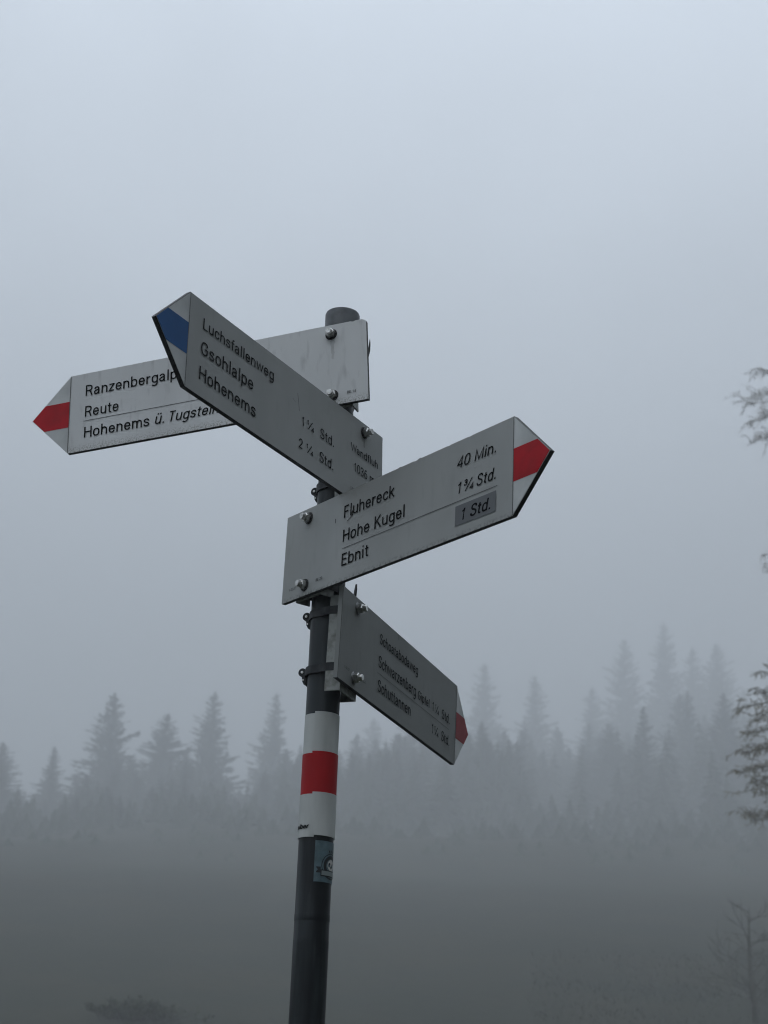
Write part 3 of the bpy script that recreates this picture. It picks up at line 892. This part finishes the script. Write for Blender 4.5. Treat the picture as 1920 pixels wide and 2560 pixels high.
CAN = [(-300, 1975), (0, 1960), (60, 2012), (110, 1975), (190, 1995), (240, 1925), (350, 1895), (480, 1885), (620, 1955), (720, 1860), (900, 1840), (1060, 1800), (1160, 1800), (1270, 1805), (1400, 1780),
       (1480, 1715), (1560, 1635), (1790, 1640), (1850, 1710), (1900, 1780), (2200, 1790)]
def canopy(px):
    for (a, ya), (b, yb) in zip(CAN, CAN[1:]):
        if px <= b: return ya + (yb - ya) * (px - a) / (b - a)
    return 1790
cnt = tries = 0
while cnt < 275 and tries < 40000:
    tries += 1
    ang = rnd.uniform(-.275, .275)
    right = sstep(.07, .13, ang)
    near = 148 + 16 * noise.noise(Vector((ang * 22, 1.7, 5))) + 8 * noise.noise(Vector((ang * 90, 1.7, 2)))
    dist = near + (205 - near) * rnd.random() ** 1.25 + right * rnd.uniform(20, 120)
    x, y = .1 + dist * math.sin(ang), -2.77 + dist * math.cos(ang)
    if min(math.hypot(x - a, y - b) for a, b in taken) < 1.5 + (dist - 146) * .014: continue
    # smaller trees fill the stand below the skyline
    ppx = 960 + math.tan(ang) * F_PX * .93 - 25
    lim = canopy(ppx) + (80 * right * sstep(270, 190, dist) + 150 * right * sstep(182, 140, dist)) + 60 * (1 - right) * sstep(178, 140, dist) + rnd.uniform(0, 55) + 25 * noise.noise(Vector((x * .07, dist * .05, 3)))
    top = at_dist(ppx, lim, dist).z
    h = min(rnd.uniform(12, 22), top - ground_z(x, y))
    if h < 1.8: continue
    taken.append((x, y)); cnt += 1
    spruce(x, y, h, 'smaller dim spruce filling the stand below the foggy skyline treetops', 'smaller spruces in the foggy stand', rnd.randrange(4), rnd.uniform(0, 6), rnd.uniform(1.4, 2.0) * (1.3 if h < 6 else 1))

# the rest of the wood behind and between them reads as one mass
def wood():
    rnd = random.Random(33)
    mb = MB()
    spots = []
    n = 0
    while len(spots) < 420 and n < 20000:
        n += 1
        ang = rnd.uniform(-.285, .285)
        right = sstep(.07, .13, ang)
        near = 141 + 18 * noise.noise(Vector((ang * 22, 1.7, 5))) + 10 * noise.noise(Vector((ang * 90, 1.7, 2)))
        dist = near + (212 - near) * rnd.random() + right * rnd.uniform(0, 90)
        x, y = .1 + dist * math.sin(ang), -2.77 + dist * math.cos(ang)
        ppx = 960 + math.tan(ang) * F_PX * .93 - 25
        gz = ground_z(x, y)
        h = min(rnd.uniform(8, 16), at_dist(ppx, canopy(ppx) + (80 * right * sstep(270, 190, dist) + 150 * right * sstep(182, 140, dist)) + 60 * (1 - right) * sstep(178, 140, dist) + rnd.uniform(12, 100), dist).z - gz)
        if h >= 1.5: spots.append((x, y, gz, h))
    # young growth thinning out down the slope in front of the stand
    n = 0
    while n < 520:
        ang = rnd.uniform(-.285, .285)
        t = rnd.random() ** .7
        dist = 98 + 56 * t + 9 * noise.noise(Vector((ang * 30, 3.1, 1)))
        x, y = .1 + dist * math.sin(ang), -2.77 + dist * math.cos(ang)
        n += 1
        spots.append((x, y, ground_z(x, y) - .1, rnd.uniform(.5, 1.2) * (.35 + 3.6 * max(0, (dist - 100) / 54) ** 1.5)))
    # the wood goes on to both sides of the view
    for _ in range(520):
        ang = rnd.choice((-1, 1)) * rnd.uniform(.28, .72)
        dist = rnd.uniform(118, 215)
        x, y = .1 + dist * math.sin(ang), -2.77 + dist * math.cos(ang)
        spots.append((x, y, ground_z(x, y), rnd.uniform(5, 15)))
    for x, y, gz, h in spots:
        wide = rnd.uniform(.22, .38) * h + .5
        lean = Vector((rnd.gauss(0, .03), rnd.gauss(0, .03), 1)) * h
        o = Vector((x, y, gz))
        lv = 20 if h > 5 else 11
        for i in range(lv):
            t = i / lv
            c = o + lean * (.04 + .95 * t)
            nb = 8 if t < .6 else 5
            a0 = rnd.uniform(0, 6.28)
            for k in range(nb):
                a = a0 + 6.283 * k / nb + rnd.uniform(-.3, .3)
                ln = wide * (1 - t) ** .85 * rnd.uniform(.5, 1.15) + .06
                dv = Vector((math.cos(a), math.sin(a), 0)); sv = Vector((-dv.y, dv.x, 0))
                e = c + dv * ln - Vector((0, 0, ln * rnd.uniform(.1, .5)))
                w = .12 + ln * .28
                mb.tri(c + Vector((0, 0, .25)), c.lerp(e, .6) + sv * w - Vector((0, 0, .3 * w)), e)
                mb.tri(c + Vector((0, 0, .2)), e, c.lerp(e, .6) - sv * w - Vector((0, 0, .3 * w)))
        mb.tri(o + lean * .9 + Vector((.1, 0, 0)), o + lean * 1.03, o + lean * .9 - Vector((.1, 0, 0)))
        mb.tri(o + lean * .9 + Vector((0, .1, 0)), o + lean * 1.03, o + lean * .9 - Vector((0, .1, 0)))
    o = mb.obj('forest', M['needles'])
    tag(o, 'dim mass of conifer wood fading into the fog', 'forest', kind='stuff')
wood()

# near tree at the right edge: frosted twigs and dry leaves
def leafy(mb, p, rnd, n, spread, size, hang=.6):
    for _ in range(n):
        q = p + Vector((rnd.gauss(0, spread), rnd.gauss(0, spread), rnd.gauss(-spread * .3, spread)))
        d = Vector((rnd.uniform(-1, 1), rnd.uniform(-1, 1), rnd.uniform(-1.4, .3) * hang)).normalized()
        s = d.cross(Vector((rnd.uniform(-1, 1), rnd.uniform(-1, 1), rnd.uniform(-1, 1))))
        if s.length < .1: continue
        s.normalize(); l = size * rnd.uniform(.6, 1.5); w = l * rnd.uniform(.16, .3)
        mb.quad(q, q + d * l * .5 + s * w, q + d * l, q + d * l * .5 - s * w)

def near_tree():
    rnd = random.Random(5)
    D = 28.0
    edge = at_dist(1920, 1500, D)
    tx, ty = edge.x + 2.7, edge.y + .4
    gz = ground_z(tx, ty)
    root = tag(empty('broadleaf_tree', (tx, ty, gz)), 'near tree with dry leaves and pale frosted twigs at the right edge', 'tree')
    base = Vector((tx, ty, gz))
    tr, lf, fr, ft = MB(), MB(), MB(), MB()
    Ht = 17.0
    trunk = [Vector((0, 0, -.5)), Vector((.08, 0, 3)), Vector((-.1, .08, 8)), Vector((.08, .0, 12.5)), Vector((0, 0, Ht))]
    tr.tube(trunk, [.27, .22, .16, .09, .015], 9)
    def trunk_at(z):
        for a, b in zip(trunk, trunk[1:]):
            if z <= b.z: return a.lerp(b, (z - a.z) / (b.z - a.z))
        return trunk[-1]
    targets = []
    for px, py, rise in ((1836, 1985, .5), (1850, 1935, .45), (1846, 1885, .4), (1858, 2040, .6), (1864, 1835, .35), (1842, 1772, .3), (1872, 1790, .3), (1880, 2055, .6), (1866, 1960, .5),
                        (1892, 1735, .3), (1886, 1880, .4), (1896, 1990, .5), (1902, 1930, .4), (1905, 1800, .3), (1905, 1690, .3), (1898, 2045, .5), (1910, 1860, .3), (1880, 1920, .4), (1908, 1760, .3),
                        (1848, 1002, .4), (1862, 1060, .5), (1880, 1010, .4), (1874, 1108, .6), (1902, 925, .3), (1900, 1045, .5), (1905, 1095, .5), (1885, 985, .4), (1912, 985, .4),
                        (1903, 1388, .4), (1908, 1432, .4)):
        targets.append((at_dist(px, py, D + rnd.uniform(-.8, .8)) - base, rise))
    for i in range(34):
        z = rnd.uniform(2.8, 16.2)
        a = rnd.uniform(-1.9, 1.9)
        ln = rnd.uniform(.75, 1.0) * (3.4 - .17 * z)
        targets.append((Vector((math.cos(a) * ln, math.sin(a) * ln, z + .1)), .4))
    for tg, rise in targets:
        st = trunk_at(max(1.2, tg.z - rise * rnd.uniform(.4, 1.6)))
        mid = st.lerp(tg, .5) + Vector((rnd.gauss(0, .12), rnd.gauss(0, .12), rise * .9))
        pts = [st, st.lerp(mid, .5) + Vector((0, 0, .12)), mid, mid.lerp(tg, .55) + Vector((0, 0, .12)), tg]
        frosty = tg.z > 7.4
        wood = ft if frosty else tr
        wood.tube(pts, [.036, .028, .02, .012, .004], 5, False)
        leaves = fr if frosty else lf
        along = (tg - st).normalized()
        for _ in range(24):
            s = rnd.uniform(.4, 1) ** .8
            i = min(3, int(s * 4)); p = pts[i].lerp(pts[i + 1], s * 4 - i)
            dv = (along * rnd.uniform(.1, 1.0) + Vector((rnd.gauss(0, .6), rnd.gauss(0, .6), rnd.gauss(.0, .3)))).normalized()
            ln = rnd.uniform(.16, .42)
            q = p + dv * ln * .5 + Vector((0, 0, .02))
            e = p + dv * ln + Vector((0, 0, -rnd.uniform(.03, .16)))
            wood.tube([p, q, e], [.009, .007, .004], 4, False)
            for _ in range(8):
                t = rnd.random()
                c = p.lerp(q, t * 2) if t < .5 else q.lerp(e, t * 2 - 1)
                d = (dv * .5 + Vector((rnd.gauss(0, .5), rnd.gauss(0, .5), rnd.uniform(-1.1, .2)))).normalized()
                sd = d.cross(Vector((rnd.gauss(0, 1), rnd.gauss(0, 1), rnd.gauss(0, 1)))).normalized()
                l = rnd.uniform(.05, .13); w = l * rnd.uniform(.06, .17)
                leaves.quad(c, c + d * l * .5 + sd * w, c + d * l, c + d * l * .5 - sd * w)
    for nm, mb, m in (('trunk', tr, M['twig']), ('frosted_branches', ft, M['frost_twig']), ('leaves', lf, M['leaf']), ('frosted_leaves', fr, M['frost_leaf'])):
        mb.obj(nm, m, root)
near_tree()

def bare_tree(px, py, dist, base_px, label, seed):
    rnd = random.Random(seed)
    top = at_dist(px, py, dist)
    foot = at_dist(base_px, 2500, dist)
    gz = ground_z(foot.x, foot.y)
    root = tag(empty('bare_tree', (foot.x, foot.y, gz)), label, 'tree')
    H = top.z - gz
    tr, tw = MB(), MB()
    tk = [Vector((0, 0, -.3)), Vector((.02, 0, H * .3)), Vector((-.05, .02, H * .65)), Vector((top.x - foot.x, 0, H))]
    tr.tube(tk, [.11, .085, .05, .008], 8)
    def grow(p, d, ln, r, depth):
        q = p + d * ln * .5 + Vector((rnd.gauss(0, .05), rnd.gauss(0, .05), .02)) * ln
        e = p + d * ln
        tw.tube([p, q, e], [r, r * .7, r * .35], 4, False)
        if depth == 0: return
        for _ in range(rnd.choice((3, 4, 5))):
            s = rnd.uniform(.3, 1)
            nd = (d + Vector((rnd.gauss(0, .55), rnd.gauss(0, .55), rnd.gauss(.05, .4)))).normalized()
            grow(p.lerp(e, s), nd, ln * rnd.uniform(.4, .65), r * .55, depth - 1)
    for i in range(26):
        z = rnd.uniform(.25, .97)
        a = rnd.uniform(0, 6.28)
        i0 = min(2, int(z * 3)); p = tk[i0].lerp(tk[i0 + 1], z * 3 - i0)
        d = Vector((math.cos(a), math.sin(a), rnd.uniform(.15, .9))).normalized()
        grow(p, d, H * (.42 - .28 * z) * rnd.uniform(.8, 1.3), .016, 2)
    tr.obj('trunk', M['pale_bark'], root)
    tw.obj('crown', M['pale_bark'], root)
bare_tree(1872, 2268, 40, 1884, 'small bare tree faint in the fog at the lower right', 3)

def bush():
    rnd = random.Random(9)
    dist = 40
    f = at_dist(340, 2540, dist)
    gz = ground_z(f.x, f.y)
    root = tag(empty('bush', (f.x, f.y, gz)), 'dark upright bush faint in the fog at the lower left', 'bush')
    st, lf = MB(), MB()
    H = at_dist(345, 2497, dist).z - gz
    for i in range(110):
        dx, dy = rnd.gauss(0, .62), rnd.gauss(0, .42)
        h = H * (1 - .5 * min(1, abs(dx - .1) / 1.4) ** 1.2) * rnd.choice((.55, .68, .8, .9, 1.0)) * rnd.uniform(.9, 1.06)
        a = Vector((dx * .4, dy * .4, -.1)); b = Vector((dx * .9, dy * .9, h * .6)); c = Vector((dx * 1.05 + rnd.gauss(0, .06), dy, h))
        st.tube([a, b, c], [.014, .01, .004], 4, False)
        for _ in range(24):
            s = rnd.uniform(.15, 1)
            p = a.lerp(b, s * 2) if s < .5 else b.lerp(c, s * 2 - 1)
            leafy(lf, p, rnd, 2 if s < .8 else 1, .028, .09, -1.4)
    st.obj('stems', M['bark'], root)
    lf.obj('leaves', M['bushleaf'], root)
bush()

# rough grass on the slope below the frame's lower edge
def grass():
    rnd = random.Random(4)
    mb = MB()
    for _ in range(15000):
        if rnd.random() < .6:
            d = rnd.uniform(3.5, 34); x = .1 + d * rnd.uniform(-.34, .34)
        else:
            d = rnd.uniform(36, 56); x = .1 + d * rnd.uniform(.1, .30)
        y = -2.77 + d
        z = ground_z(x, y)
        h = rnd.uniform(.06, .20); a = rnd.uniform(0, 6.28); w = rnd.uniform(.008, .018)
        l = Vector((rnd.gauss(0, .1), rnd.gauss(0, .1), h))
        p = Vector((x, y, z - .02)); s = Vector((math.cos(a), math.sin(a), 0)) * w
        mb.tri(p - s, p + s, p + l)
    o = mb.obj('grass', M['grass'])
    tag(o, 'rough dark grass on the hillside', 'grass', kind='stuff')
grass()

# ------------------------------------------------------------------ haze
def haze():
    bm = bmesh.new()
    x0, x1, y0, y1, z0, z1 = -620, 620, -580, 720, -3.2, 122.0
    bmesh.ops.create_cube(bm, size=1, matrix=Matrix.Translation(((x0 + x1) / 2, (y0 + y1) / 2, (z0 + z1) / 2)) @ Matrix.Diagonal((x1 - x0, y1 - y0, z1 - z0, 1)))
    m = bpy.data.materials.new('fog')
    m.use_nodes = True
    nt = m.node_tree
    nt.nodes.remove(nt.nodes['Principled BSDF'])
    v = nt.nodes.new('ShaderNodeVolumePrincipled')
    v.inputs['Color'].default_value = (0.80, 0.816, 0.826, 1)
    v.inputs['Density'].default_value = 0.0068
    v.inputs['Anisotropy'].default_value = 0.2
    nt.links.new(v.outputs['Volume'], nt.nodes['Material Output'].inputs['Volume'])
    o = from_bm('haze', bm, m)
    tag(o, 'pale fog filling the hillside air', 'haze', kind='stuff')
haze()
